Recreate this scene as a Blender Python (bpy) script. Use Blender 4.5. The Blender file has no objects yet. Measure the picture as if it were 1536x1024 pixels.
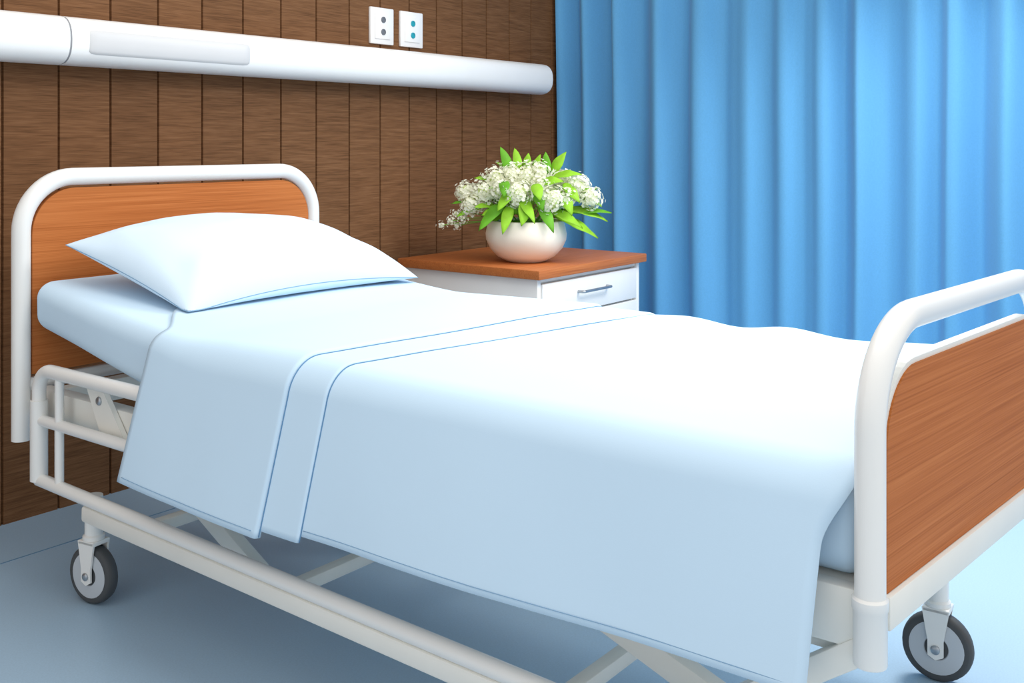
import bpy, bmesh, math, random
from mathutils import Vector, Matrix, noise
random.seed(7)
S=bpy.context.scene
H=1.075
YAW=math.radians(37.4)
# ------------------------------------------------------------ helpers
def lin(c):
    r=[]
    for v in c:
        v/=255.0
        r.append(v/12.92 if v<=0.04045 else ((v+0.055)/1.055)**2.4)
    return (r[0],r[1],r[2],1.0)
W={}
def col(o): S.collection.objects.link(o)
def empty(name,loc,label=None,category=None,parent=None):
    o=bpy.data.objects.new(name,None); o.empty_display_size=0.05
    col(o)
    loc=Vector(loc); W[o.name]=loc
    if parent is not None:
        o.parent=parent; o.location=loc-W[parent.name]
    else: o.location=loc
    if label: o["label"]=label
    if category: o["category"]=category
    return o
def add(name,verts,faces,mat,parent=None,smooth=True,label=None,category=None,kind=None,angle=None):
    vs=[Vector(v) for v in verts]
    mn=Vector([min(v[i] for v in vs) for i in range(3)]); mx=Vector([max(v[i] for v in vs) for i in range(3)])
    c=(mn+mx)/2
    me=bpy.data.meshes.new(name)
    me.from_pydata([tuple(v-c) for v in vs],[],faces)
    bm=bmesh.new(); bm.from_mesh(me); bmesh.ops.recalc_face_normals(bm,faces=bm.faces); bm.to_mesh(me); bm.free()
    if smooth:
        me.polygons.foreach_set("use_smooth",[True]*len(me.polygons))
        if angle is not None: me.set_sharp_from_angle(angle=math.radians(angle))
    if mat: me.materials.append(mat)
    o=bpy.data.objects.new(name,me); col(o)
    W[o.name]=c
    if parent is not None:
        o.parent=parent; o.location=c-W[parent.name]
    else: o.location=c
    if label:o["label"]=label
    if category:o["category"]=category
    if kind:o["kind"]=kind
    return o
def box_data(x0,x1,y0,y1,z0,z1,bev=0.0,seg=2,M=None):
    bm=bmesh.new()
    bmesh.ops.create_cube(bm,size=1)
    for v in bm.verts:
        v.co=Vector(((x0+x1)/2+v.co.x*(x1-x0),(y0+y1)/2+v.co.y*(y1-y0),(z0+z1)/2+v.co.z*(z1-z0)))
    if bev>0:
        bmesh.ops.bevel(bm,geom=bm.edges[:],offset=bev,segments=seg,profile=0.5,affect='EDGES')
    bm.verts.index_update()
    vs=[(M@v.co if M else v.co.copy()) for v in bm.verts]; fs=[[v.index for v in f.verts] for f in bm.faces]
    bm.free(); return vs,fs
def box(name,b,mat,parent=None,bev=0.003,M=None,**k):
    vs,fs=box_data(*b,bev=bev,M=M); return add(name,vs,fs,mat,parent,angle=40,**k)
def merge(parts):
    V=[];F=[]
    for vs,fs in parts:
        n=len(V); V+=list(vs); F+=[[i+n for i in f] for f in fs]
    return V,F
def beam_data(p0,p1,w,h,bev=0.003):
    p0=Vector(p0);p1=Vector(p1);d=p1-p0;L=d.length;d.normalize()
    up=Vector((0,0,1))
    if abs(d.z)>0.95: up=Vector((0,1,0))
    s=d.cross(up).normalized(); u=s.cross(d).normalized()
    M=Matrix(((d.x,s.x,u.x,p0.x),(d.y,s.y,u.y,p0.y),(d.z,s.z,u.z,p0.z),(0,0,0,1)))
    return box_data(0,L,-w/2,w/2,-h/2,h/2,bev,2,M)
def sweep_data(pts,r,seg=16,caps=True,closed=False):
    pts=[Vector(p) for p in pts]; n=len(pts)
    V=[];F=[]
    tang=[]
    for i in range(n):
        a=pts[(i-1)%n] if (closed or i>0) else pts[0]
        b=pts[(i+1)%n] if (closed or i<n-1) else pts[-1]
        t=(b-a); t.normalize(); tang.append(t)
    t0=tang[0]; ref=Vector((0,0,1)) if abs(t0.z)<0.9 else Vector((1,0,0))
    nn=t0.cross(ref).normalized()
    for i in range(n):
        if i>0:
            q=tang[i-1].rotation_difference(tang[i]); nn=(q@nn).normalized()
        bb=tang[i].cross(nn)
        rr=r[i] if isinstance(r,(list,tuple)) else r
        for k in range(seg):
            a=2*math.pi*k/seg
            V.append(pts[i]+nn*math.cos(a)*rr+bb*math.sin(a)*rr)
    m=n if closed else n-1
    for i in range(m):
        j=(i+1)%n
        for k in range(seg):
            F.append([i*seg+k,i*seg+(k+1)%seg,j*seg+(k+1)%seg,j*seg+k])
    if caps and not closed:
        F.append(list(range(seg))[::-1]); F.append([(n-1)*seg+k for k in range(seg)])
    return V,F
def tube(name,pts,r,mat,parent=None,seg=16,closed=False,**k):
    V,F=sweep_data(pts,r,seg,True,closed); return add(name,V,F,mat,parent,angle=50,**k)
def fillet(pts,rad,n=10):
    pts=[Vector(p) for p in pts]; out=[pts[0]]
    for i in range(1,len(pts)-1):
        p=pts[i]; a=(pts[i-1]-p).normalized(); b=(pts[i+1]-p).normalized()
        ang=a.angle(b); t=rad/math.tan(ang/2)
        c=p+(a+b).normalized()*(rad/math.sin(ang/2))
        s=p+a*t; e=p+b*t
        vs=(s-c); ve=(e-c); tot=vs.angle(ve)
        ax=vs.cross(ve).normalized()
        for k in range(n+1):
            out.append(c+Matrix.Rotation(tot*k/n,3,ax)@vs)
    out.append(pts[-1]); return out
def lathe_data(prof,seg=32,origin=(0,0,0),M=None):
    V=[];F=[]; n=len(prof)
    for (r,z) in prof:
        for k in range(seg):
            a=2*math.pi*k/seg
            V.append(Vector((r*math.cos(a),r*math.sin(a),z)))
    for i in range(n-1):
        for k in range(seg):
            F.append([i*seg+k,i*seg+(k+1)%seg,(i+1)*seg+(k+1)%seg,(i+1)*seg+k])
    F.append(list(range(seg))[::-1]); F.append([(n-1)*seg+k for k in range(seg)])
    if M is None: M=Matrix.Translation(Vector(origin))
    return [M@v for v in V],F
def sm(t):
    t=max(0.0,min(1.0,t)); return t*t*(3-2*t)
# ------------------------------------------------------------ materials
def base_mat(name,c,rough=0.5,spec=0.5,metal=0.0,noise_scale=None,noise_amt=0.06,bump=0.0,bump_scale=60,sheen=0.0,coat=0.0,transl=0.0):
    m=bpy.data.materials.new(name); m.use_nodes=True
    nt=m.node_tree; b=nt.nodes["Principled BSDF"]
    b.inputs["Roughness"].default_value=rough; b.inputs["Metallic"].default_value=metal
    b.inputs["Specular IOR Level"].default_value=spec
    if sheen: b.inputs["Sheen Weight"].default_value=sheen
    if coat: b.inputs["Coat Weight"].default_value=coat; b.inputs["Coat Roughness"].default_value=0.1
    L=lin(c)
    tc=nt.nodes.new("ShaderNodeTexCoord")
    nz=nt.nodes.new("ShaderNodeTexNoise"); nz.inputs["Scale"].default_value=noise_scale or 8; nz.inputs["Detail"].default_value=4
    nt.links.new(tc.outputs["Object"],nz.inputs["Vector"])
    cr=nt.nodes.new("ShaderNodeValToRGB")
    cr.color_ramp.elements[0].position=0.3; cr.color_ramp.elements[1].position=0.7
    cr.color_ramp.elements[0].color=tuple(x*(1-noise_amt) for x in L[:3])+(1,)
    cr.color_ramp.elements[1].color=tuple(min(1,x*(1+noise_amt)) for x in L[:3])+(1,)
    nt.links.new(nz.outputs["Fac"],cr.inputs["Fac"]); nt.links.new(cr.outputs["Color"],b.inputs["Base Color"])
    if bump>0:
        n2=nt.nodes.new("ShaderNodeTexNoise"); n2.inputs["Scale"].default_value=bump_scale; n2.inputs["Detail"].default_value=3
        nt.links.new(tc.outputs["Object"],n2.inputs["Vector"])
        bp=nt.nodes.new("ShaderNodeBump"); bp.inputs["Strength"].default_value=bump; bp.inputs["Distance"].default_value=0.01
        nt.links.new(n2.outputs["Fac"],bp.inputs["Height"]); nt.links.new(bp.outputs["Normal"],b.inputs["Normal"])
    if transl>0:
        t=nt.nodes.new("ShaderNodeBsdfTranslucent"); nt.links.new(cr.outputs["Color"],t.inputs["Color"])
        mx=nt.nodes.new("ShaderNodeMixShader"); mx.inputs[0].default_value=transl
        nt.links.new(b.outputs[0],mx.inputs[1]); nt.links.new(t.outputs[0],mx.inputs[2])
        nt.links.new(mx.outputs[0],nt.nodes["Material Output"].inputs["Surface"])
    return m
def wood_mat(name,cd,cm,cl,scale=(2,2,40),rough=0.45,plank=None,bump=0.15,spec=0.4,distort=0.25,wfine=0.6,detail=5):
    m=bpy.data.materials.new(name); m.use_nodes=True
    nt=m.node_tree; b=nt.nodes["Principled BSDF"]; N=nt.nodes.new; Lk=nt.links.new
    b.inputs["Roughness"].default_value=rough; b.inputs["Specular IOR Level"].default_value=spec
    tc=N("ShaderNodeTexCoord")
    src=tc.outputs["Object"]
    if plank:
        sx=N("ShaderNodeSeparateXYZ"); Lk(src,sx.inputs[0])
        a=N("ShaderNodeMath"); a.operation='ADD'; a.inputs[1].default_value=plank[1]; Lk(sx.outputs[0],a.inputs[0])
        d=N("ShaderNodeMath"); d.operation='DIVIDE'; d.inputs[1].default_value=plank[0]; Lk(a.outputs[0],d.inputs[0])
        fl=N("ShaderNodeMath"); fl.operation='FLOOR'; Lk(d.outputs[0],fl.inputs[0])
        wn=N("ShaderNodeTexWhiteNoise"); wn.noise_dimensions='1D'; Lk(fl.outputs[0],wn.inputs["W"])
        vm=N("ShaderNodeVectorMath"); vm.operation='MULTIPLY_ADD'; vm.inputs[1].default_value=(3,3,3); 
        Lk(wn.outputs["Color"],vm.inputs[0]); Lk(src,vm.inputs[2]); src=vm.outputs[0]
    mp=N("ShaderNodeMapping"); mp.inputs["Scale"].default_value=scale; Lk(src,mp.inputs["Vector"])
    n1=N("ShaderNodeTexNoise"); n1.inputs["Scale"].default_value=1.0; n1.inputs["Detail"].default_value=detail; n1.inputs["Roughness"].default_value=0.6; n1.inputs["Distortion"].default_value=distort
    Lk(mp.outputs[0],n1.inputs["Vector"])
    mp2=N("ShaderNodeMapping"); mp2.inputs["Scale"].default_value=tuple(s*4 if s>10 else s*2.2 for s in scale); Lk(src,mp2.inputs["Vector"])
    n2=N("ShaderNodeTexNoise"); n2.inputs["Scale"].default_value=1.0; n2.inputs["Detail"].default_value=3; Lk(mp2.outputs[0],n2.inputs["Vector"])
    mx=N("ShaderNodeMath"); mx.operation='MULTIPLY_ADD'; mx.inputs[1].default_value=wfine; Lk(n2.outputs["Fac"],mx.inputs[0])
    ms=N("ShaderNodeMath"); ms.operation='MULTIPLY'; ms.inputs[1].default_value=1-wfine; Lk(n1.outputs["Fac"],ms.inputs[0]); Lk(ms.outputs[0],mx.inputs[2])
    cr=N("ShaderNodeValToRGB"); e=cr.color_ramp.elements
    e[0].position=0.34; e[0].color=lin(cd); e[1].position=0.66; e[1].color=lin(cl)
    x=e.new(0.5); x.color=lin(cm)
    Lk(mx.outputs[0],cr.inputs["Fac"])
    out=cr.outputs["Color"]
    if plank:
        mr=N("ShaderNodeMapRange"); mr.inputs["To Min"].default_value=0.93; mr.inputs["To Max"].default_value=1.07; Lk(wn.outputs["Value"],mr.inputs["Value"])
        mm=N("ShaderNodeVectorMath"); mm.operation='SCALE'; Lk(out,mm.inputs[0]); Lk(mr.outputs[0],mm.inputs["Scale"]); out=mm.outputs[0]
    Lk(out,b.inputs["Base Color"])
    bp=N("ShaderNodeBump"); bp.inputs["Strength"].default_value=bump; bp.inputs["Distance"].default_value=0.003
    Lk(mx.outputs[0],bp.inputs["Height"]); Lk(bp.outputs["Normal"],b.inputs["Normal"])
    return m
M_tube=base_mat("white_enamel",(236,236,233),0.3,0.5,coat=0.25,noise_amt=0.01)
M_tube2=base_mat("white_enamel_frame",(234,233,226),0.45,0.35,noise_amt=0.02)
M_orange=wood_mat("orange_wood",(164,92,44),(186,110,58),(200,124,70),scale=(1.3,1.3,95),rough=0.55,bump=0.03,spec=0.1,distort=0.1,wfine=0.55)
M_orange_top=wood_mat("orange_wood_top",(160,88,44),(183,106,56),(194,118,64),scale=(2.4,60,60),rough=0.45,bump=0.05,spec=0.3)
M_wall=wood_mat("brown_plank_wood",(94,64,41),(118,82,54),(135,97,67),scale=(6,3,110),rough=0.7,plank=(0.167,0.0),bump=0.05,spec=0.12,distort=0.15,wfine=0.5,detail=3)
M_sheet=base_mat("pale_blue_cotton",(198,223,242),0.95,0.04,noise_scale=3,noise_amt=0.012,bump=0.03,bump_scale=600)
M_sheet2=base_mat("pale_blue_cotton_fitted",(200,224,242),0.95,0.04,noise_scale=3,noise_amt=0.012,bump=0.12,bump_scale=14)
M_pillow=base_mat("pale_blue_pillowcase",(211,230,245),0.95,0.04,noise_scale=3,noise_amt=0.01,bump=0.3,bump_scale=7)
M_foldshade=base_mat("fold_shadow_blue",(104,148,186),0.8,0.1,noise_amt=0.03)  # blue standing in for shade along the sheet folds
M_stitch=base_mat("blue_stitching",(134,168,196),0.8,0.1,noise_amt=0.03)
M_rail=base_mat("white_plastic",(246,246,244),0.3,0.5,noise_amt=0.01)
M_diff=base_mat("grey_diffuser",(210,210,210),0.4,0.4,noise_amt=0.01)
M_gap=base_mat("dark_joint",(150,152,156),0.7,0.2,noise_amt=0.02)
M_rub=base_mat("dark_rubber",(74,76,78),0.6,0.4,noise_amt=0.05)
M_hub=base_mat("grey_wheel_hub",(190,196,202),0.35,0.5,noise_amt=0.02)
M_chrome=base_mat("brushed_metal",(170,176,182),0.3,0.5,metal=0.8,noise_amt=0.04)
M_bowl=base_mat("cream_ceramic",(250,243,226),0.4,0.4,noise_amt=0.01)
M_cab=base_mat("white_laminate",(242,241,238),0.4,0.4,noise_amt=0.01)
M_petal=base_mat("cream_petals",(254,254,238),0.8,0.05,noise_scale=30,noise_amt=0.02,transl=0.4)
M_core=base_mat("green_buds",(212,228,160),0.8,0.1,noise_scale=60,noise_amt=0.2)
M_leaf=base_mat("fresh_green_leaf",(158,216,58),0.5,0.25,noise_scale=18,noise_amt=0.18,transl=0.25)
M_leaf2=base_mat("deep_green_leaf",(112,184,48),0.5,0.25,noise_scale=18,noise_amt=0.2,transl=0.2)
M_stem=base_mat("green_stem",(120,170,66),0.6,0.3,noise_amt=0.1)
M_sock=base_mat("grey_socket",(110,114,120),0.4,0.4,noise_amt=0.03)
M_teal=base_mat("teal_socket",(40,160,176),0.4,0.4,noise_amt=0.03)
M_plate=base_mat("white_faceplate",(244,244,243),0.3,0.5,noise_amt=0.01)
M_curt=base_mat("blue_curtain_cloth",(100,168,216),0.7,0.15,noise_scale=160,noise_amt=0.04,sheen=0.1)
M_floor=base_mat("blue_vinyl_floor",(162,190,212),0.38,0.45,noise_scale=260,noise_amt=0.05)
M_seam=base_mat("floor_seam",(96,136,168),0.6,0.2,noise_amt=0.03)
M_plain=base_mat("pale_wall_paint",(214,224,232),0.8,0.2,noise_amt=0.02)

# ------------------------------------------------------------ room
YW=2.94; XC=4.36
XL=-1.2; YB=-1.6
box("floor",(XL,XC,YB,YW+0.1,-0.1,0),M_floor,None,bev=0,kind="structure")
box("trim_1",(XL,XC,2.672,2.676,0,0.0008),M_seam,None,bev=0,kind="structure")
P=0.167; x0=1.654-P*17
prof=[]
xk=x0
prof.append((x0,YW))
while xk+P<XC-0.01:
    xk+=P
    prof+=[(xk-0.004,YW),(xk-0.0018,YW+0.009),(xk+0.0018,YW+0.009),(xk+0.004,YW)]
prof.append((XC,YW))
V=[];F=[]
for (x,y) in prof: V+= [(x,y,0),(x,y,2.7)]
for i in range(len(prof)-1): F.append([2*i,2*i+1,2*i+3,2*i+2])
n=len(V); V+=[(x0,YW+0.1,0),(x0,YW+0.1,2.7),(XC,YW+0.1,0),(XC,YW+0.1,2.7)]
F+=[[n,n+1,n+3,n+2],[0,1,n+1,n],[n-2,n-1,n+3,n+2]]
w=add("wall_back",V,F,M_wall,None,smooth=False,kind="structure")
cx=W[w.name].x
for nd in M_wall.node_tree.nodes:
    if nd.type=='MATH' and nd.operation=='ADD': nd.inputs[1].default_value=cx-x0
box("wall_right",(XC,XC+0.1,YB,YW+0.1,0,2.7),M_plain,None,bev=0,kind="structure")

# ------------------------------------------------------------ curtain
cur=empty("curtain",(4.2,1.0,0.02),"bright blue pleated floor-length curtain hanging in folds","curtain")
random.seed(33)
y=2.91
folds=[]
while y>-1.45:
    p=random.choice([0.13,0.16,0.19,0.22])*random.uniform(0.92,1.08); folds.append((y,p,random.uniform(0.022,0.042)*(p/0.17),random.uniform(-0.17,0.17),random.uniform(0.0,0.008))); y-=p
pts=[]
for fi,(ya,p,a,sk,s2) in enumerate(folds):
    nx=folds[fi+1] if fi+1<len(folds) else folds[fi]
    for k in range(16):
        t=k/16
        am=a*(1-sm(t))+nx[2]*sm(t)
        ph=2*math.pi*t+sk*math.sin(2*math.pi*t)*2
        pts.append((ya-p*t,am*math.cos(ph),s2*math.sin(2*math.pi*t)**2*math.cos(4*math.pi*t+sk*10)))
nz_=len(pts); rows=20
V=[];F=[]
for j in range(rows+1):
    z=0.03+2.53*j/rows
    for i,(yy,dx,d2) in enumerate(pts):
        g=0.95+0.35*noise.noise(Vector((yy*2,z*0.6,11)))
        V.append((4.19-dx*g-d2+0.04*noise.noise(Vector((yy*1.8,z*0.5,0))),yy+0.018*noise.noise(Vector((yy*2,z*0.9,7))),z))
for j in range(rows):
    for i in range(nz_-1):
        a=j*nz_+i; F.append([a,a+1,a+1+nz_,a+nz_])
c=add("curtain_fabric",V,F,M_curt,cur)
md=c.modifiers.new("sub","SUBSURF"); md.levels=1; md.render_levels=1
box("curtain_track",(4.15,4.23,-1.5,2.93,2.56,2.60),M_rail,cur,bev=0.004,label="white curtain track")

# ------------------------------------------------------------ bedhead service rail
yr=2.865; zr=1.367
def railprof(xa,xb,r1=1.0,endround=False):
    pr=[]
    n=28
    for k in range(n):
        a=2*math.pi*k/n
        yy=-0.072*math.copysign(abs(math.cos(a))**0.8,math.cos(a)); zz=0.07*math.copysign(abs(math.sin(a))**0.8,math.sin(a))
        pr.append((yy,zz))
    V=[];F=[]
    stations=[(xa,1.0)]
    if endround:
        for k in range(0,7):
            t=k/6*math.pi/2
            stations.append((xb-0.018+0.018*math.sin(t),0.8+0.2*math.cos(t)))
    else: stations.append((xb,1.0))
    for (x,s) in stations:
        for (yy,zz) in pr: V.append((x,yr+yy*s*r1,zr+zz*s*r1))
    for i in range(len(stations)-1):
        for k in range(n):
            F.append([i*n+k,i*n+(k+1)%n,(i+1)*n+(k+1)%n,(i+1)*n+k])
    F.append(list(range(n))); F.append([(len(stations)-1)*n+k for k in range(n)])
    return V,F
bh=empty("bedhead_rail",(2.5,2.93,1.30),"long white rounded wall service rail above the bed","wall rail")
V,F=railprof(1.612,3.975,endround=True); add("rail_body",V,F,M_rail,bh,angle=60)
V,F=railprof(0.3,1.606,r1=1.0); add("end_section",V,F,M_rail,bh,angle=60)
V,F=railprof(1.604,1.614,r1=0.985); add("joint_ring",V,F,M_gap,bh,angle=60,label="thin grey joint ring")
V=[];F=[]
nn=10
def frontpt(a,s):
    return (yr-0.072*s*abs(math.cos(a))**0.8, zr+0.07*s*math.copysign(abs(math.sin(a))**0.8,math.sin(a)))
xs=[1.665,1.672,1.69]+[1.69+0.52*k/6 for k in range(1,7)]+[2.228,2.235]
for ix,x in enumerate(xs):
    e=0.75 if ix in(0,len(xs)-1) else (0.93 if ix in (1,len(xs)-2) else 1.0)
    for k in range(nn+1):
        a=0.0-0.50*e+ (0.38*e+0.50*e)*k/nn
        s=1.0 if k in(0,nn) or ix in (0,len(xs)-1) else 1.035
        yy,zz=frontpt(a,s); V.append((x,yy,zz))
for i in range(len(xs)-1):
    for k in range(nn):
        a=i*(nn+1)+k; F.append([a,a+1,a+nn+2,a+nn+1])
add("light_diffuser",V,F,M_diff,bh,label="grey light diffuser panel")

# ------------------------------------------------------------ wall outlets
def outlet(xa,xb,za,zb,msock,lab):
    e=empty("wall_outlet",((xa+xb)/2,YW,(za+zb)/2),lab,"wall outlet")
    e["group"]="wall outlets above the bedhead rail"
    box("faceplate",(xa,xb,YW-0.012,YW+0.001,za,zb),M_plate,e,bev=0.004)
    box("inner_panel",(xa+0.022,xb-0.022,YW-0.017,YW-0.010,za+0.02,zb-0.02),M_rail,e,bev=0.003)
    cx=(xa+xb)/2; cz=(za+zb)/2
    for dz in (-0.024,0.024):
        Mx=Matrix.Translation((cx,YW-0.016,cz+dz))@Matrix.Rotation(math.radians(90),4,'X')
        V,F=lathe_data([(0.003,0.002),(0.009,0.002),(0.010,0.0045),(0.012,0.004),(0.0125,0.0)],20,M=Mx)
        add("socket",V,F,msock,e,angle=40)
outlet(2.925,3.055,1.462,1.606,M_sock,"white square wall outlet with two grey sockets")
outlet(3.094,3.227,1.462,1.606,M_teal,"white square wall outlet with two teal sockets")

# ------------------------------------------------------------ nightstand
nx0,nx1,ny0,ny1,nzt=3.05,3.81,2.21,2.905,0.617
ns=empty("nightstand",((nx0+nx1)/2,(ny0+ny1)/2,0),"white bedside cabinet with orange-brown wooden top","nightstand")
box("cabinet_top",(nx0,nx1,ny0,ny1,nzt-0.034,nzt),M_orange_top,ns,bev=0.004,label="orange-brown wooden top")
bx0,bx1,by0,by1=nx0+0.022,nx1-0.022,ny0+0.024,ny1-0.01
parts=[box_data(bx0,bx0+0.022,by0,by1,0.05,nzt-0.034,0.002),box_data(bx1-0.022,bx1,by0,by1,0.05,nzt-0.034,0.002),
 box_data(bx0+0.022,bx1-0.022,by1-0.02,by1,0.05,nzt-0.034,0.001),box_data(bx0+0.022,bx1-0.022,by0+0.002,by1-0.02,0.05,0.075,0.001),
 box_data(bx0+0.022,bx1-0.022,by0+0.008,by1-0.02,nzt-0.05,nzt-0.034,0.001),
 box_data(bx0+0.022,bx1-0.022,by0+0.02,by0+0.03,0.07,nzt-0.04,0.001)]
for fx_ in (bx0+0.03,bx1-0.07):
    for fy in (by0+0.03,by1-0.07): parts.append(box_data(fx_,fx_+0.04,fy,fy+0.04,0,0.052,0.002))
V,F=merge(parts); add("cabinet_body",V,F,M_cab,ns,angle=35)
for (za,zb) in ((0.438,0.562),(0.262,0.430),(0.085,0.254)):
    vs,fs=box_data(bx0+0.027,bx1-0.027,by0-0.004,by0+0.016,za,zb,0.003)
    d=add("drawer",vs,fs,M_cab,ns,angle=40)
    zc=zb-0.05; xc=(bx0+bx1)/2
    path=fillet([(xc-0.1,by0-0.003,zc),(xc-0.1,by0-0.03,zc),(xc+0.1,by0-0.03,zc),(xc+0.1,by0-0.003,zc)],0.01,5)
    tube("handle",path,0.0055,M_chrome,d,seg=10,label="slim metal bar handle")

# ------------------------------------------------------------ bowl + flowers
VX,VY=3.275,2.435
bz=nzt
V,F=lathe_data([(0.0005,0.002),(0.066,0.0),(0.078,0.004),(0.112,0.022),(0.140,0.052),(0.155,0.085),(0.157,0.108),(0.152,0.135),(0.145,0.155),(0.142,0.160),(0.138,0.157),(0.142,0.135),(0.142,0.105),(0.135,0.08),(0.09,0.05),(0.0005,0.045)],56,origin=(VX,VY,bz))
add("flower_bowl",V,F,M_bowl,None,label="round cream ceramic bowl standing on the bedside cabinet",category="vase")
Rv=Vector((math.sin(YAW),-math.cos(YAW),0)); Fv=Vector((math.cos(YAW),math.sin(YAW),0))
fl=empty("flower_arrangement",(VX,VY,bz+0.055),"bouquet of creamy white flower clusters with bright green leaves","flowers")
base=Vector((VX,VY,bz+0.14))
def bp(l,d,z): return Vector((VX,VY,0))+Rv*l+Fv*d+Vector((0,0,z))
V,F=lathe_data([(0.0005,0.060),(0.09,0.062),(0.126,0.10),(0.128,0.128),(0.09,0.15),(0.0005,0.166)],24,origin=(VX,VY,bz)); add("moss_base",V,F,M_leaf2,fl,label="dark green moss filling the bowl")
heads=[(-0.160,-0.03,0.882,0.048),(-0.235,0.0,0.885,0.035),(-0.215,-0.04,0.840,0.036),(-0.115,-0.02,0.935,0.044),(-0.035,-0.10,0.882,0.052),(0.005,-0.02,0.945,0.050),(-0.055,-0.03,0.955,0.036),
 (0.095,-0.10,0.860,0.050),(0.19,-0.05,0.905,0.044),(0.245,-0.06,0.865,0.038),(-0.075,0.10,0.90,0.05),(0.10,0.09,0.91,0.05),(0.21,0.06,0.90,0.038),(-0.16,0.09,0.85,0.045),
 (-0.270,-0.02,0.802,0.020),(-0.29,-0.03,0.775,0.018),(-0.325,-0.03,0.758,0.014),(-0.245,-0.03,0.785,0.022),(-0.268,-0.01,0.755,0.015),
 (0.05,-0.03,0.965,0.034),(0.135,0.0,0.935,0.036),(0.06,-0.08,0.905,0.036),(-0.10,-0.09,0.895,0.034),(0.155,-0.08,0.870,0.032)]
random.seed(11)
def head_mesh(R):
    V=[];F=[]
    small=R<0.025
    nf=int(20+R*4000+R*R*12000) if not small else int(10+R*1200)
    off=Vector((random.random()*9,random.random()*9,0))
    for i in range(nf):
        ph=math.acos(1-2*(i+0.5)/nf); th=math.pi*(1+5**0.5)*i
        d=Vector((math.sin(ph)*math.cos(th),math.sin(ph)*math.sin(th),math.cos(ph)))
        rr=R*(1.0+0.7*noise.noise(d*2.6+off))*(random.uniform(0.86,1.16) if not small else random.uniform(0.3,1.25))
        c=d*rr
        d=(d+Vector((random.uniform(-.25,.25),random.uniform(-.25,.25),random.uniform(-.1,.4)))).normalized()
        a=d.orthogonal().normalized(); b=d.cross(a)
        rot=random.random()*6.28; s=random.uniform(0.0066,0.0092) if not small else random.uniform(0.0045,0.0065)
        for k in range(5):
            an=rot+k*2*math.pi/5
            u=a*math.cos(an)+b*math.sin(an); v=d.cross(u)
            n=len(V)
            V+=[c-d*0.001,c+u*s*0.6+v*s*0.42+d*0.001,c+u*s*1.05+d*0.0012,c+u*s*0.6-v*s*0.42+d*0.001]
            F.append([n,n+1,n+2,n+3])
    return V,F
def ico(R,sub=2):
    bm=bmesh.new(); bmesh.ops.create_icosphere(bm,subdivisions=sub,radius=R)
    bm.verts.index_update()
    r=([v.co.copy()*random.uniform(0.8,1.12) for v in bm.verts],[[v.index for v in f.verts] for f in bm.faces]); bm.free(); return r
for (l,d,z,R) in heads:
    c=bp(l,d,z)
    V,F=head_mesh(R)
    h=add("flower_head",[v+c for v in V],F,M_petal,fl,smooth=False)
    V2,F2=ico(R*(0.72 if R>0.025 else 0.28)); add("bud_core",[v+c for v in V2],F2,M_core,h,label="yellow-green buds")
    mid=(base+c)/2+Vector((0,0,0.03))
    pp=[base+Vector(((c-base).x*0.15,(c-base).y*0.15,0))]
    for k in range(1,7):
        t=k/6; pp.append((pp[0]*(1-t)**2+mid*2*t*(1-t)+c*t*t))
    tube("stem",pp,0.0018,M_stem,fl,seg=6)
def leaf(p0,p1,wd,sag,mat,twist=0.0):
    p0=Vector(p0);p1=Vector(p1); d=(p1-p0); dn=d.normalized()
    toC=Vector((-0.5,-0.4,0.75))
    s=dn.cross(toC)
    if s.length<1e-3: s=dn.orthogonal()
    s.normalize(); s=Matrix.Rotation(twist,3,dn)@s
    nrm=s.cross(dn).normalized()
    V=[];F=[];n=10
    for i in range(n+1):
        t=i/n
        w=wd*(math.sin(math.pi*min(1,t*0.97+0.03)**0.8)**0.9)*(1 if i<n else 0)+0.0006
        c=p0+d*t+nrm*(4*sag*t*(1-t))
        wav=0.002*math.sin(t*14)
        V+=[c-s*w+nrm*(w*0.3+wav),c,c+s*w+nrm*(w*0.3-wav)]
    for i in range(n):
        a=i*3; F+=[[a,a+1,a+4,a+3],[a+1,a+2,a+5,a+4]]
    o=add("leaf",V,F,mat,fl)
    md=o.modifiers.new("t","SOLIDIFY"); md.thickness=0.0008
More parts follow.
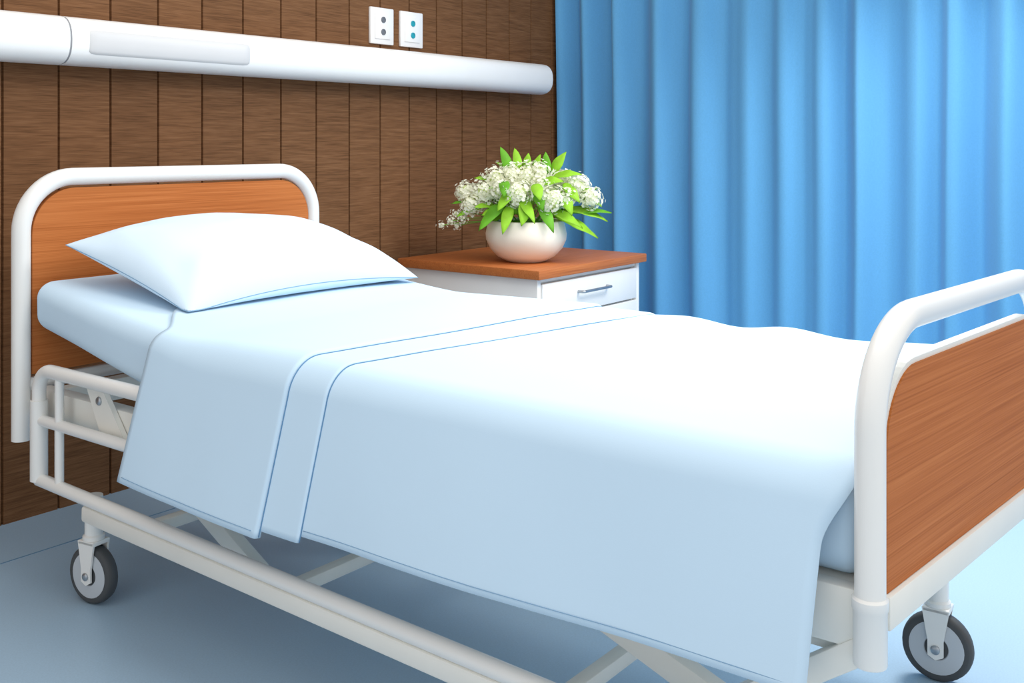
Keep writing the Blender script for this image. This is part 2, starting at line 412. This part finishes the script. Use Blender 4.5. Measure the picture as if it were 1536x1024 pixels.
LV=[((-0.06,0,0.95),(-0.10,0,1.06),0.020),((-0.03,0,0.96),(-0.045,0.02,1.055),0.017),((0.0,0.02,0.96),(0.01,0.03,1.035),0.017),((0.03,0,0.96),(0.055,0,1.03),0.014),
((0.08,0,0.95),(0.075,0,1.04),0.018),((0.10,0,0.95),(0.155,0,1.04),0.020),((-0.02,0.0,0.94),(-0.12,0.02,1.0),0.014),
((0.16,-0.02,0.86),(0.27,-0.05,0.90),0.015),((0.10,-0.03,0.80),(0.325,-0.06,0.808),0.026),((0.10,-0.05,0.80),(0.27,-0.10,0.715),0.027),((0.14,-0.05,0.82),(0.31,-0.06,0.775),0.022),
((0.08,-0.08,0.82),(0.21,-0.13,0.755),0.022),((0.05,-0.10,0.84),(0.10,-0.16,0.74),0.022),((0.0,-0.10,0.86),(-0.02,-0.17,0.765),0.026),((-0.03,-0.1,0.86),(0.03,-0.17,0.775),0.020),
((-0.06,-0.1,0.84),(-0.09,-0.17,0.735),0.021),((-0.08,-0.08,0.85),(-0.18,-0.14,0.745),0.024),((-0.08,-0.06,0.82),(-0.17,-0.1,0.80),0.022),((-0.1,-0.04,0.82),(-0.2,-0.1,0.83),0.018),
((-0.05,-0.11,0.90),(-0.11,-0.15,0.82),0.020),((0.04,-0.10,0.90),(0.06,-0.15,0.82),0.022),((0.13,-0.09,0.88),(0.17,-0.13,0.80),0.022),((0.14,-0.08,0.92),(0.20,-0.12,0.85),0.020),
((0.03,-0.12,0.92),(0.05,-0.17,0.86),0.022),((-0.08,-0.10,0.93),(-0.085,-0.15,0.87),0.020),((0.05,-0.08,0.92),(0.14,-0.12,0.93),0.019),((0.1,-0.05,0.94),(0.21,-0.08,0.955),0.021),((-0.16,-0.02,0.83),(-0.27,-0.04,0.79),0.012),((-0.2,-0.02,0.84),(-0.29,-0.02,0.84),0.010),
((-0.12,-0.02,0.92),(-0.20,-0.03,0.94),0.014),((0.2,-0.03,0.86),(0.29,-0.04,0.83),0.017),((0.0,0.08,0.86),(0.0,0.25,0.88),0.02),((0.1,0.08,0.84),(0.22,0.2,0.86),0.02),((-0.1,0.08,0.84),(-0.2,0.2,0.86),0.02)]
random.seed(5)
for i in range(44):
    an=random.uniform(0,2*math.pi); r0=random.uniform(0.03,0.08); r1=random.uniform(0.13,0.22)
    z0=random.uniform(0.80,0.88); z1=z0+random.uniform(-0.06,0.06)
    LV.append(((r0*math.cos(an),r0*math.sin(an)*0.9,z0),(r1*math.cos(an),r1*math.sin(an)*0.7,z1),random.uniform(0.016,0.022)))
for i,(a,b_,w_) in enumerate(LV):
    leaf(bp(*a),bp(*b_),w_,random.uniform(0.004,0.014),M_leaf if i%4 else M_leaf2,random.uniform(-0.3,0.3))

# ------------------------------------------------------------ hospital bed
XN,XF,YH,YF=1.336,2.286,2.55,0.451
bed=empty("hospital_bed",(1.8,1.5,0),"white tubular steel hospital bed with orange-brown wood end boards on casters","bed")
hb=empty("headboard",(1.8,YH,0.34),parent=bed)
path=fillet([(XN,YH,0.34),(XN,YH,0.988),(XF,YH,0.988),(XF,YH,0.34)],0.135,14)
tube("tube_frame",path,0.0225,M_tube,hb,seg=24,label="white enamelled tubular frame")
def panel(x0,x1,z0,z1,rad,th,y,xf=None):
    outl=[(x0,z0)]
    for k in range(13):
        a=math.pi-(math.pi/2)*k/12; outl.append((x0+rad+rad*math.cos(a),z1-rad+rad*math.sin(a)))
    for k in range(13):
        a=math.pi/2-(math.pi/2)*k/12; outl.append((x1-rad+rad*math.cos(a),z1-rad+rad*math.sin(a)))
    outl.append((x1,z0))
    n=len(outl); V=[];F=[]
    for yy in (y-th/2,y+th/2):
        for (x,z) in outl: V.append(Vector((x,yy,z)))
    F.append(list(range(n))); F.append(list(range(n,2*n))[::-1])
    for k in range(n): F.append([k,(k+1)%n,n+(k+1)%n,n+k])
    if xf: V=[xf(v) for v in V]
    return V,F
V,F=panel(XN+0.024,XF-0.024,0.50,0.960,0.115,0.018,YH); add("wood_panel",V,F,M_orange,hb,smooth=False,label="orange-brown wood headboard panel")
tube("cross_tube",[(XN+0.01,YH,0.475),(XF-0.01,YH,0.475)],0.017,M_tube,hb)
# footboard (slightly skewed end piece)
FW=0.72; FA=math.radians(-4.8)
def fx(v):
    v=Vector(v); dx=v.x-XN; dy=v.y-YF
    return Vector((XN+dx*math.cos(FA)-dy*math.sin(FA),YF+dx*math.sin(FA)+dy*math.cos(FA),v.z))
fb=empty("footboard",(1.7,YF,0.42),parent=bed)
XE=XN+FW
path=[fx(p) for p in fillet([(XN,YF,0.49),(XN,YF,0.843),(XE,YF,0.843),(XE,YF,0.49)],0.135,16)]
tube("tube_frame",path,0.0195,M_tube,fb,seg=28,label="white enamelled tubular frame")
V,F=panel(XN+0.020,XE-0.020,0.497,0.786,0.105,0.016,YF,fx); add("panel_edge",V,F,M_tube2,fb,smooth=False,label="white edging around the wood panel")
V,F=panel(XN+0.027,XE-0.027,0.499,0.779,0.099,0.022,YF,fx); add("wood_panel",V,F,M_orange,fb,smooth=False,label="orange-brown wood footboard panel")
for X in (XN,XE):
    pr=[(0.0205,0.415),(0.0212,0.417),(0.0212,0.485),(0.0228,0.487),(0.0228,0.499),(0.0200,0.502)]
    c=fx((X,YF,0)); V,F=lathe_data(pr,28,origin=c); add("post_sleeve",V,F,M_tube,fb,angle=40)
a=fx((XN+0.02,YF,0.476)); c=fx((XE-0.02,YF,0.476)); V,F=beam_data(a,c,0.036,0.044); add("cross_beam",V,F,M_tube2,fb,angle=40)
# main frame
parts=[box_data(1.362,1.402,0.475,2.53,0.405,0.468,0.003),box_data(2.20,2.24,0.475,2.53,0.405,0.468,0.003),
 box_data(1.40,2.20,2.47,2.51,0.41,0.465,0.003),box_data(1.40,2.20,1.2,1.24,0.41,0.465,0.003),box_data(1.40,2.2,0.48,0.52,0.41,0.465,0.003)]
V,F=merge(parts); add("bed_frame",V,F,M_tube2,bed,angle=35)
V,F=box_data(1.342,1.368,0.452,0.66,0.425,0.502,0.003); add("corner_plate",V,F,M_tube2,bed,angle=40)
V,F=merge([box_data(1.370,2.22,0.480,1.92,0.468,0.500,0.004)]); 
d2=beam_data((1.82,1.93,0.480),(1.82,2.44,0.545),0.70,0.016,0.003)
V,F=merge([(V,F),d2]); add("mattress_platform",V,F,M_tube2,bed,angle=40)
pl=[(2.275,0.505),(2.205,0.505),(2.10,0.385),(2.205,0.385)]
V=[(1.348,y,z) for y,z in pl]+[(1.360,y,z) for y,z in pl]
F=[[0,1,2,3],[7,6,5,4],[0,4,5,1],[1,5,6,2],[2,6,7,3],[3,7,4,0]]
br=add("bracket_plate",V,F,M_tube2,bed,smooth=False)
Mx=Matrix.Translation((1.348,2.222,0.483))@Matrix.Rotation(math.radians(-90),4,'Y')
V,F=lathe_data([(0.010,-0.012),(0.010,0.003),(0.008,0.005),(0.002,0.006)],16,M=Mx); add("bolt",V,F,M_chrome,br,angle=40)
def zl(y): return 0.279-0.0237*(2.45-y)
sg=empty("side_rail",(1.33,2.3,0.27),parent=bed)
XG=1.329
path=fillet([(XG,2.452,0.262),(XG,2.452,0.530),(XG,1.86,0.530),(XG,1.86,0.39)],0.055,10)
tube("guard_tube",path,0.0165,M_tube,sg,seg=20)
V,F=sweep_data([(XG,2.452,0.262),(XG,2.452,0.455)],0.0205,20); add("post_sleeve",V,F,M_tube,sg,angle=50)
tube("guard_bar",[(XG,2.45,0.408),(XG,1.86,0.408)],0.0135,M_tube,sg)
tube("lower_tube",[(XG,2.45,zl(2.45)-0.015),(XG,0.32,zl(0.32)-0.015)],0.0155,M_tube,sg)
tube("upright",[(XG,2.36,0.268),(XG,2.36,0.52)],0.0105,M_tube,sg,seg=12)
V,F=beam_data((1.335,2.245,zl(2.245)-0.046),(1.335,0.30,zl(0.30)-0.046),0.040,0.036,0.006)
V2,F2=box_data(2.18,2.22,0.60,2.40,0.215,0.255,0.003)
V,F=merge([(V,F),(V2,F2)]); add("base_beam",V,F,M_tube2,bed,angle=35)
for yy in (2.06,1.585,0.95):
    V,F=box_data(1.35,2.19,yy-0.014,yy+0.014,zl(yy)-0.062,zl(yy)-0.036,0.003); add("cross_bar",V,F,M_tube2,bed,angle=35)
for (X,a,c) in ((1.47,(2.30,0.405),(1.80,0.150)),(2.12,(2.30,0.405),(1.80,0.150)),(1.47,(1.22,0.40),(0.66,0.205))):
    V,F=beam_data((X,a[0],a[1]),(X,c[0],c[1]),0.03,0.042); add("lift_arm",V,F,M_tube2,bed,angle=35)
V,F=beam_data((1.352,0.462,0.428),(1.352,0.80,0.19),0.026,0.034); add("end_brace",V,F,M_tube2,bed,angle=35)
def caster(x,y,ang,top):
    e=empty("caster",(x,y,0),parent=bed)
    A=Matrix.Translation((x,y,0.068))@Matrix.Rotation(math.radians(ang),4,'Z')@Matrix.Rotation(math.radians(90),4,'Y')
    t=[(0.050,-0.015),(0.060,-0.0155),(0.066,-0.012),(0.068,-0.004),(0.068,0.004),(0.066,0.012),(0.060,0.0155),(0.050,0.015)]
    V,F=lathe_data(t,40,M=A); add("tire",V,F,M_rub,e,angle=60,label="dark grey rubber tyre")
    hpf=[(0.001,-0.012),(0.020,-0.012),(0.024,-0.0165),(0.047,-0.0165),(0.0525,-0.0155),(0.0525,0.0155),(0.047,0.0165),(0.024,0.0165),(0.020,0.012),(0.001,0.012)]
    V,F=lathe_data(hpf,36,M=A); add("wheel_hub",V,F,M_hub,e,angle=40,label="light grey wheel hub")
    B=Matrix.Translation((x,y,0))@Matrix.Rotation(math.radians(ang),4,'Z')
    parts=[]
    for s in (-1,1):
        o=[(-0.015,0.055),(0.0,0.047),(0.015,0.055),(0.015,0.085),(0.022,0.125),(0.026,0.148),(-0.026,0.148),(-0.022,0.125),(-0.015,0.085)]
        xa=s*0.019; xb=s*0.024
        V=[Vector((xa,p,q)) for p,q in o]+[Vector((xb,p,q)) for p,q in o]; n=len(o)
        F=[list(range(n)),list(range(n,2*n))[::-1]]+[[k,(k+1)%n,n+(k+1)%n,n+k] for k in range(n)]
        parts.append(([B@v for v in V],F))
    vs,fs=box_data(-0.024,0.024,-0.026,0.026,0.139,0.150,0.003); parts.append(([B@v for v in vs],fs))
    V,F=merge(parts); f=add("fork",V,F,M_tube,e,angle=35)
    C=Matrix.Translation((x,y,0.068))@Matrix.Rotation(math.radians(ang),4,'Z')@Matrix.Rotation(math.radians(90),4,'Y')
    V,F=lathe_data([(0.006,-0.029),(0.009,-0.027),(0.009,-0.024),(0.009,0.024),(0.009,0.027),(0.006,0.029)],16,M=C); add("axle_bolt",V,F,M_chrome,f,angle=40)
    V,F=lathe_data([(0.025,0.150),(0.025,0.158),(0.0205,0.162),(0.0205,top),(0.0205,top+0.001)],24,origin=(x,y,0)); add("stem",V,F,M_tube,e,angle=40)
caster(1.368,2.278,10,0.250)
caster(2.20,0.607,4,0.24)
caster(2.20,2.27,12,0.24)
caster(1.36,0.45,6,0.20)

# ------------------------------------------------------------ mattress
def lift(y): 
    t=(y-1.90)/0.55
    return 0.078*max(0,min(1.15,t))**1.25 if t>0 else 0
mx0,mx1,my0,my1=1.352,2.262,0.472,2.522
V=[];F=[]
def rrect(hw,hh,r,n=8):
    o=[]
    for (cx,cz,a0) in ((hw-r,hh-r,0),(-hw+r,hh-r,90),(-hw+r,-hh+r,180),(hw-r,-hh+r,270)):
        for k in range(n+1):
            a=math.radians(a0+90*k/n); o.append((cx+r*math.cos(a),cz+r*math.sin(a)))
    return o
hw=(mx1-mx0)/2; cxm=(mx0+mx1)/2
stat=[]
re=0.026
for k in range(9):
    a=math.pi/2*k/8; stat.append((my0+re-re*math.cos(a),re*(1-math.sin(a))))
m=46
for k in range(1,m): stat.append((my0+re+(my1-my0-2*re)*k/m,0))
for k in range(9):
    a=math.pi/2*(1-k/8); stat.append((my1-re+re*math.cos(a),re*(1-math.sin(a))))
for (y,ins) in stat:
    o=rrect(hw-ins,0.075-ins,max(0.046-ins,0.006))
    ring=len(o)
    for (x,z) in o:
        top=(z>0)
        l=lift(y)
        th=1-0.10*sm((y-1.9)/0.5)
        wob=0.002*noise.noise(Vector((x*4,y*4,z*5)))
        V.append((cxm+x+wob,y,0.577+z*th+l+ (0.0 if top else 0.012)*sm((y-1.9)/0.5)+wob))
for i in range(len(stat)-1):
    for k in range(ring):
        F.append([i*ring+k,i*ring+(k+1)%ring,(i+1)*ring+(k+1)%ring,(i+1)*ring+k])
F.append(list(range(ring))); F.append([(len(stat)-1)*ring+k for k in range(ring)])
add("mattress",V,F,M_sheet2,None,angle=60,label="mattress in pale blue fitted sheet lying on the hospital bed",category="mattress")

# ------------------------------------------------------------ bed sheet
PHI=0.285
def section(y,off,hem,farhem=0.52,seed=0.0,offs=None):
    if offs is None: offs=off
    RC=0.072-0.022*sm((y-1.80)/0.2)
    top=0.656+lift(y)
    pts=[]
    n=22
    cx=1.334+RC*math.cos(PHI); cz=top-RC
    zs=cz+RC*math.sin(PHI); xs_=1.334
    for k in range(n):
        q=k/n
        z=hem+(zs-hem)*q
        x=xs_-math.tan(PHI)*(zs-hem)*(1-q)
        wv=(1-q)*(0.005*math.sin(y*9+1.3+seed)+0.004*noise.noise(Vector((y*5,z*3,seed))))
        pts.append((x-offs+wv,z))
    for k in range(15):
        a=(math.pi-PHI)+(math.pi/2-(math.pi-PHI))*k/14
        oo=offs*(1-k/14)+off*k/14
        pts.append((cx+RC*math.cos(a)+oo*math.cos(a),cz+RC*math.sin(a)+oo*math.sin(a)))
    m=40
    xr=2.235
    wv=0.006*math.sin(y*15+math.sin(y*6)*1.5)*(1-sm((y-1.25)/0.25))
    for k in range(1,m):
        t=k/m; x=cx+(xr-cx)*t
        z=top+off+0.0030*noise.noise(Vector((x*3.2,y*2.6,1.0)))*min(1,t*5)
        z+=wv*sm((t-0.75)/0.25)
        pts.append((x,z))
    for k in range(9):
        a=math.pi/2-math.pi/2*k/8
        pts.append((xr+0.045*math.cos(a)+off*math.cos(a),top-0.045+(0.045+off)*math.sin(a)+wv))
    for k in range(1,9):
        q=k/8; pts.append((xr+0.045+off+0.01*q,(top-0.045)*(1-q)+farhem*q+wv*(1-q)))
    return pts
def layer(name,ya,yb,offf,hemf,rows,parent,seed=0.0,round_a=None,edge=0.0,offsf=None,quick=False,**kw):
    V=[];F=[];nc=None
    ts=[j/rows for j in range(rows+1)]
    if round_a:
        ts=[0,0.0015,0.004,0.008,0.014,0.022,0.035,0.05]+[0.05+0.95*k/rows for k in range(1,rows+1)]
    for t in ts:
        y0=ya[0]+(yb[0]-ya[0])*t
        off=offf(t)
        pts=section(y0,off,hemf(y0),seed=seed,offs=offsf(t) if offsf else None)
        nc=len(pts)
        for (x,z) in pts:
            s=max(0,min(1,(x-1.38)/0.87))
            sb=sm((x-1.36)/0.16) if quick else s
            a_=ya[0]+(ya[1]-ya[0])*s; b_=yb[0]+(yb[1]-yb[0])*sb
            if edge and x<1.5: a_+=edge*sm((0.655-z)/0.10)
            y=a_+(b_-a_)*t
            zc=z-lift(y0)+ (lift(y) if x>1.34 else lift(y0))
            V.append((x,y,zc))
    for j in range(len(ts)-1):
        for i in range(nc-1):
            a=j*nc+i; F.append([a,a+1,a+nc+1,a+nc])
    o=add(name,V,F,M_sheet,parent,**kw)
    md=o.modifiers.new("thick","SOLIDIFY"); md.thickness=0.0012; md.offset=0
    return o
def fold_shadow_line(ya,off,hem,r,mat,parent,name,seed=0.0,**kw):  # thin tube that draws the shadow line along a fold edge
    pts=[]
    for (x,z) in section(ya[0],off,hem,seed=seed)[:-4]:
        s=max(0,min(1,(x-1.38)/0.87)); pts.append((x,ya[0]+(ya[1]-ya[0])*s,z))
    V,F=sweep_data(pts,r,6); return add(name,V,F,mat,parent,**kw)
bl=empty("bed_sheet",(1.8,1.2,0.36),"pale blue top sheet with turned-down folds draped over the mattress","bed sheet")
hemM=lambda y:0.372+0.012*(1.45-y)
layer("sheet_body",(0.470,0.470),(1.62,1.52),lambda t:0.002,hemM,60,bl,edge=0.038)
def fo2(base,head,w):
    def f(t):
        e=min(1,t/w); r=math.sqrt(max(0,1-(1-e)**2))
        return 0.0025+((base*(1-t)+head*t)-0.0025)*r
    return f
layer("fold_band",(1.445,1.285),(1.60,1.50),fo2(0.007,0.007,0.04),lambda y:0.362,14,bl,round_a=True)
layer("turned_down_fold",(1.545,1.440),(2.005,2.15),fo2(0.014,-0.0015,0.018),lambda y:0.350+(y-1.55)*0.03,34,bl,round_a=True,offsf=fo2(0.014,0.002,0.018),quick=True)
fold_shadow_line((1.4435,1.2835),0.0035,0.362,0.0010,M_foldshade,bl,"fold_shadow_line",label="thin blue line drawn as fold-edge shadow")
fold_shadow_line((1.5435,1.4385),0.0085,0.352,0.0010,M_foldshade,bl,"fold_shadow_line",label="thin blue line drawn as fold-edge shadow")
def stitch(y0,y1,offa,offb,hemf):
    pts=[]
    for k in range(41):
        y=y0+(y1-y0)*k/40; sec=section(y,offa+(offb-offa)*k/40,hemf(y)); a=sec[1]
        pts.append((a[0]-0.0014,y,a[1]))
    V,F=sweep_data(pts,0.0007,5); add("hem_stitching",V,F,M_stitch,bl,label="fine hem stitching")
stitch(0.53,1.44,0.002,0.002,hemM)
stitch(1.56,1.99,0.0140,0.0030,lambda y:0.350+(y-1.55)*0.03)

# ------------------------------------------------------------ pillow
A=Vector((1.405,2.465,0.822)); B=Vector((1.492,2.088,0.676)); C=Vector((2.243,2.055,0.688)); D=Vector((2.19,2.44,0.78))
def pil(u,v,side):
    pu=u*(1-0.05*(1-v*v)*abs(u)**3)
    pv=v*(1-0.08*(1-u*u)*abs(v)**3)
    s=(pu+1)/2;t=(pv+1)/2
    p=B*(1-s)*(1-t)+C*s*(1-t)+A*(1-s)*t+D*s*t
    e=max(0,(1-u*u))**0.5*max(0,(1-v*v))**0.5
    e=e**0.95
    if side>0: h=0.129*e
    else: h=-0.05*e
    wr=0.006*noise.noise(Vector((u*2.2,v*2.2,side*2.0)))*e+0.003*noise.noise(Vector((u*6,v*3,5)))*e
    for (cu,cv) in ((-1,-1),(1,-1),(-1,1)):
        dx=u-cu;dy=v-cv; r=math.hypot(dx,dy); a=math.atan2(dy,dx)
        wr+=0.0040*math.sin(a*9+cu)*math.exp(-((r-0.45)/0.28)**2)*min(1,e*2)
    z=p.z+h+wr*(1 if side>0 else 0)
    z+=0.020*(1-u*u)*sm((-v-0.3)/0.7)
    zm=0.660+lift(p.y)+0.002
    if side<0: z=max(z,zm) if e>0.02 else z
    return (p.x,p.y,max(z,zm))
n=64; V=[];F=[]
g=lambda i: math.sin((i/n*2-1)*math.pi/2)
for side in (1,-1):
    for i in range(n+1):
        for j in range(n+1): V.append(pil(g(i),g(j),side))
N=(n+1)*(n+1)
for i in range(n):
    for j in range(n):
        a=i*(n+1)+j; F.append([a,a+n+1,a+n+2,a+1]); F.append([N+a,N+a+1,N+a+n+2,N+a+n+1])
pw=add("pillow",V,F,M_pillow,None,label="plump pale blue pillow resting against the headboard",category="pillow")
me=pw.data; bm=bmesh.new(); bm.from_mesh(me); bmesh.ops.remove_doubles(bm,verts=bm.verts,dist=0.0004); bmesh.ops.recalc_face_normals(bm,faces=bm.faces); bm.to_mesh(me); bm.free()
ed=[]
for i in range(n): ed.append((g(i),-1))
for i in range(n): ed.append((1,g(i)))
for i in range(n): ed.append((-g(i),1))
for i in range(n): ed.append((-1,-g(i)))
pts=[Vector(pil(u,v,1)) for u,v in ed]
V,F=sweep_data(pts,0.0012,6,False,True); add("seam_piping",V,F,M_stitch,pw,label="thin blue piped seam")

# ------------------------------------------------------------ lights
def area(name,loc,target,size,energy,color=(1,1,1),sy=None,spread=None):
    l=bpy.data.lights.new(name,'AREA'); l.energy=energy; l.color=color; l.size=size
    if sy: l.shape='RECTANGLE'; l.size_y=sy
    if spread: l.spread=math.radians(spread)
    o=bpy.data.objects.new(name,l); o.location=loc
    d=Vector(target)-Vector(loc); o.rotation_euler=d.to_track_quat('-Z','Y').to_euler(); col(o); return o
area("ceiling_light",(1.8,0.9,2.65),(1.8,0.901,0),1.8,27,(1,0.985,0.96),2.4)
area("curtain_side_fill",(3.55,0.8,2.1),(2.4,1.1,0.0),1.0,37,(1.0,0.985,0.96),1.0,spread=150)  # added fill by the curtain, no visible source, brightens floor under the bed
wd=bpy.data.worlds.new("world"); S.world=wd; wd.use_nodes=True
bg=wd.node_tree.nodes["Background"]; bg.inputs[0].default_value=(1.0,0.988,0.975,1); bg.inputs[1].default_value=1.04
# ------------------------------------------------------------ camera
cd=bpy.data.cameras.new("camera"); cam=bpy.data.objects.new("camera",cd); col(cam)
cam.location=(0,0,H); cam.rotation_euler=(math.radians(90),0,YAW-math.pi/2)
cd.sensor_width=36; cd.lens=1583/1536*36; cd.shift_y=-298/1536; cd.clip_start=0.02
S.camera=cam
S.view_settings.view_transform='Standard'
S.view_settings.look='None'
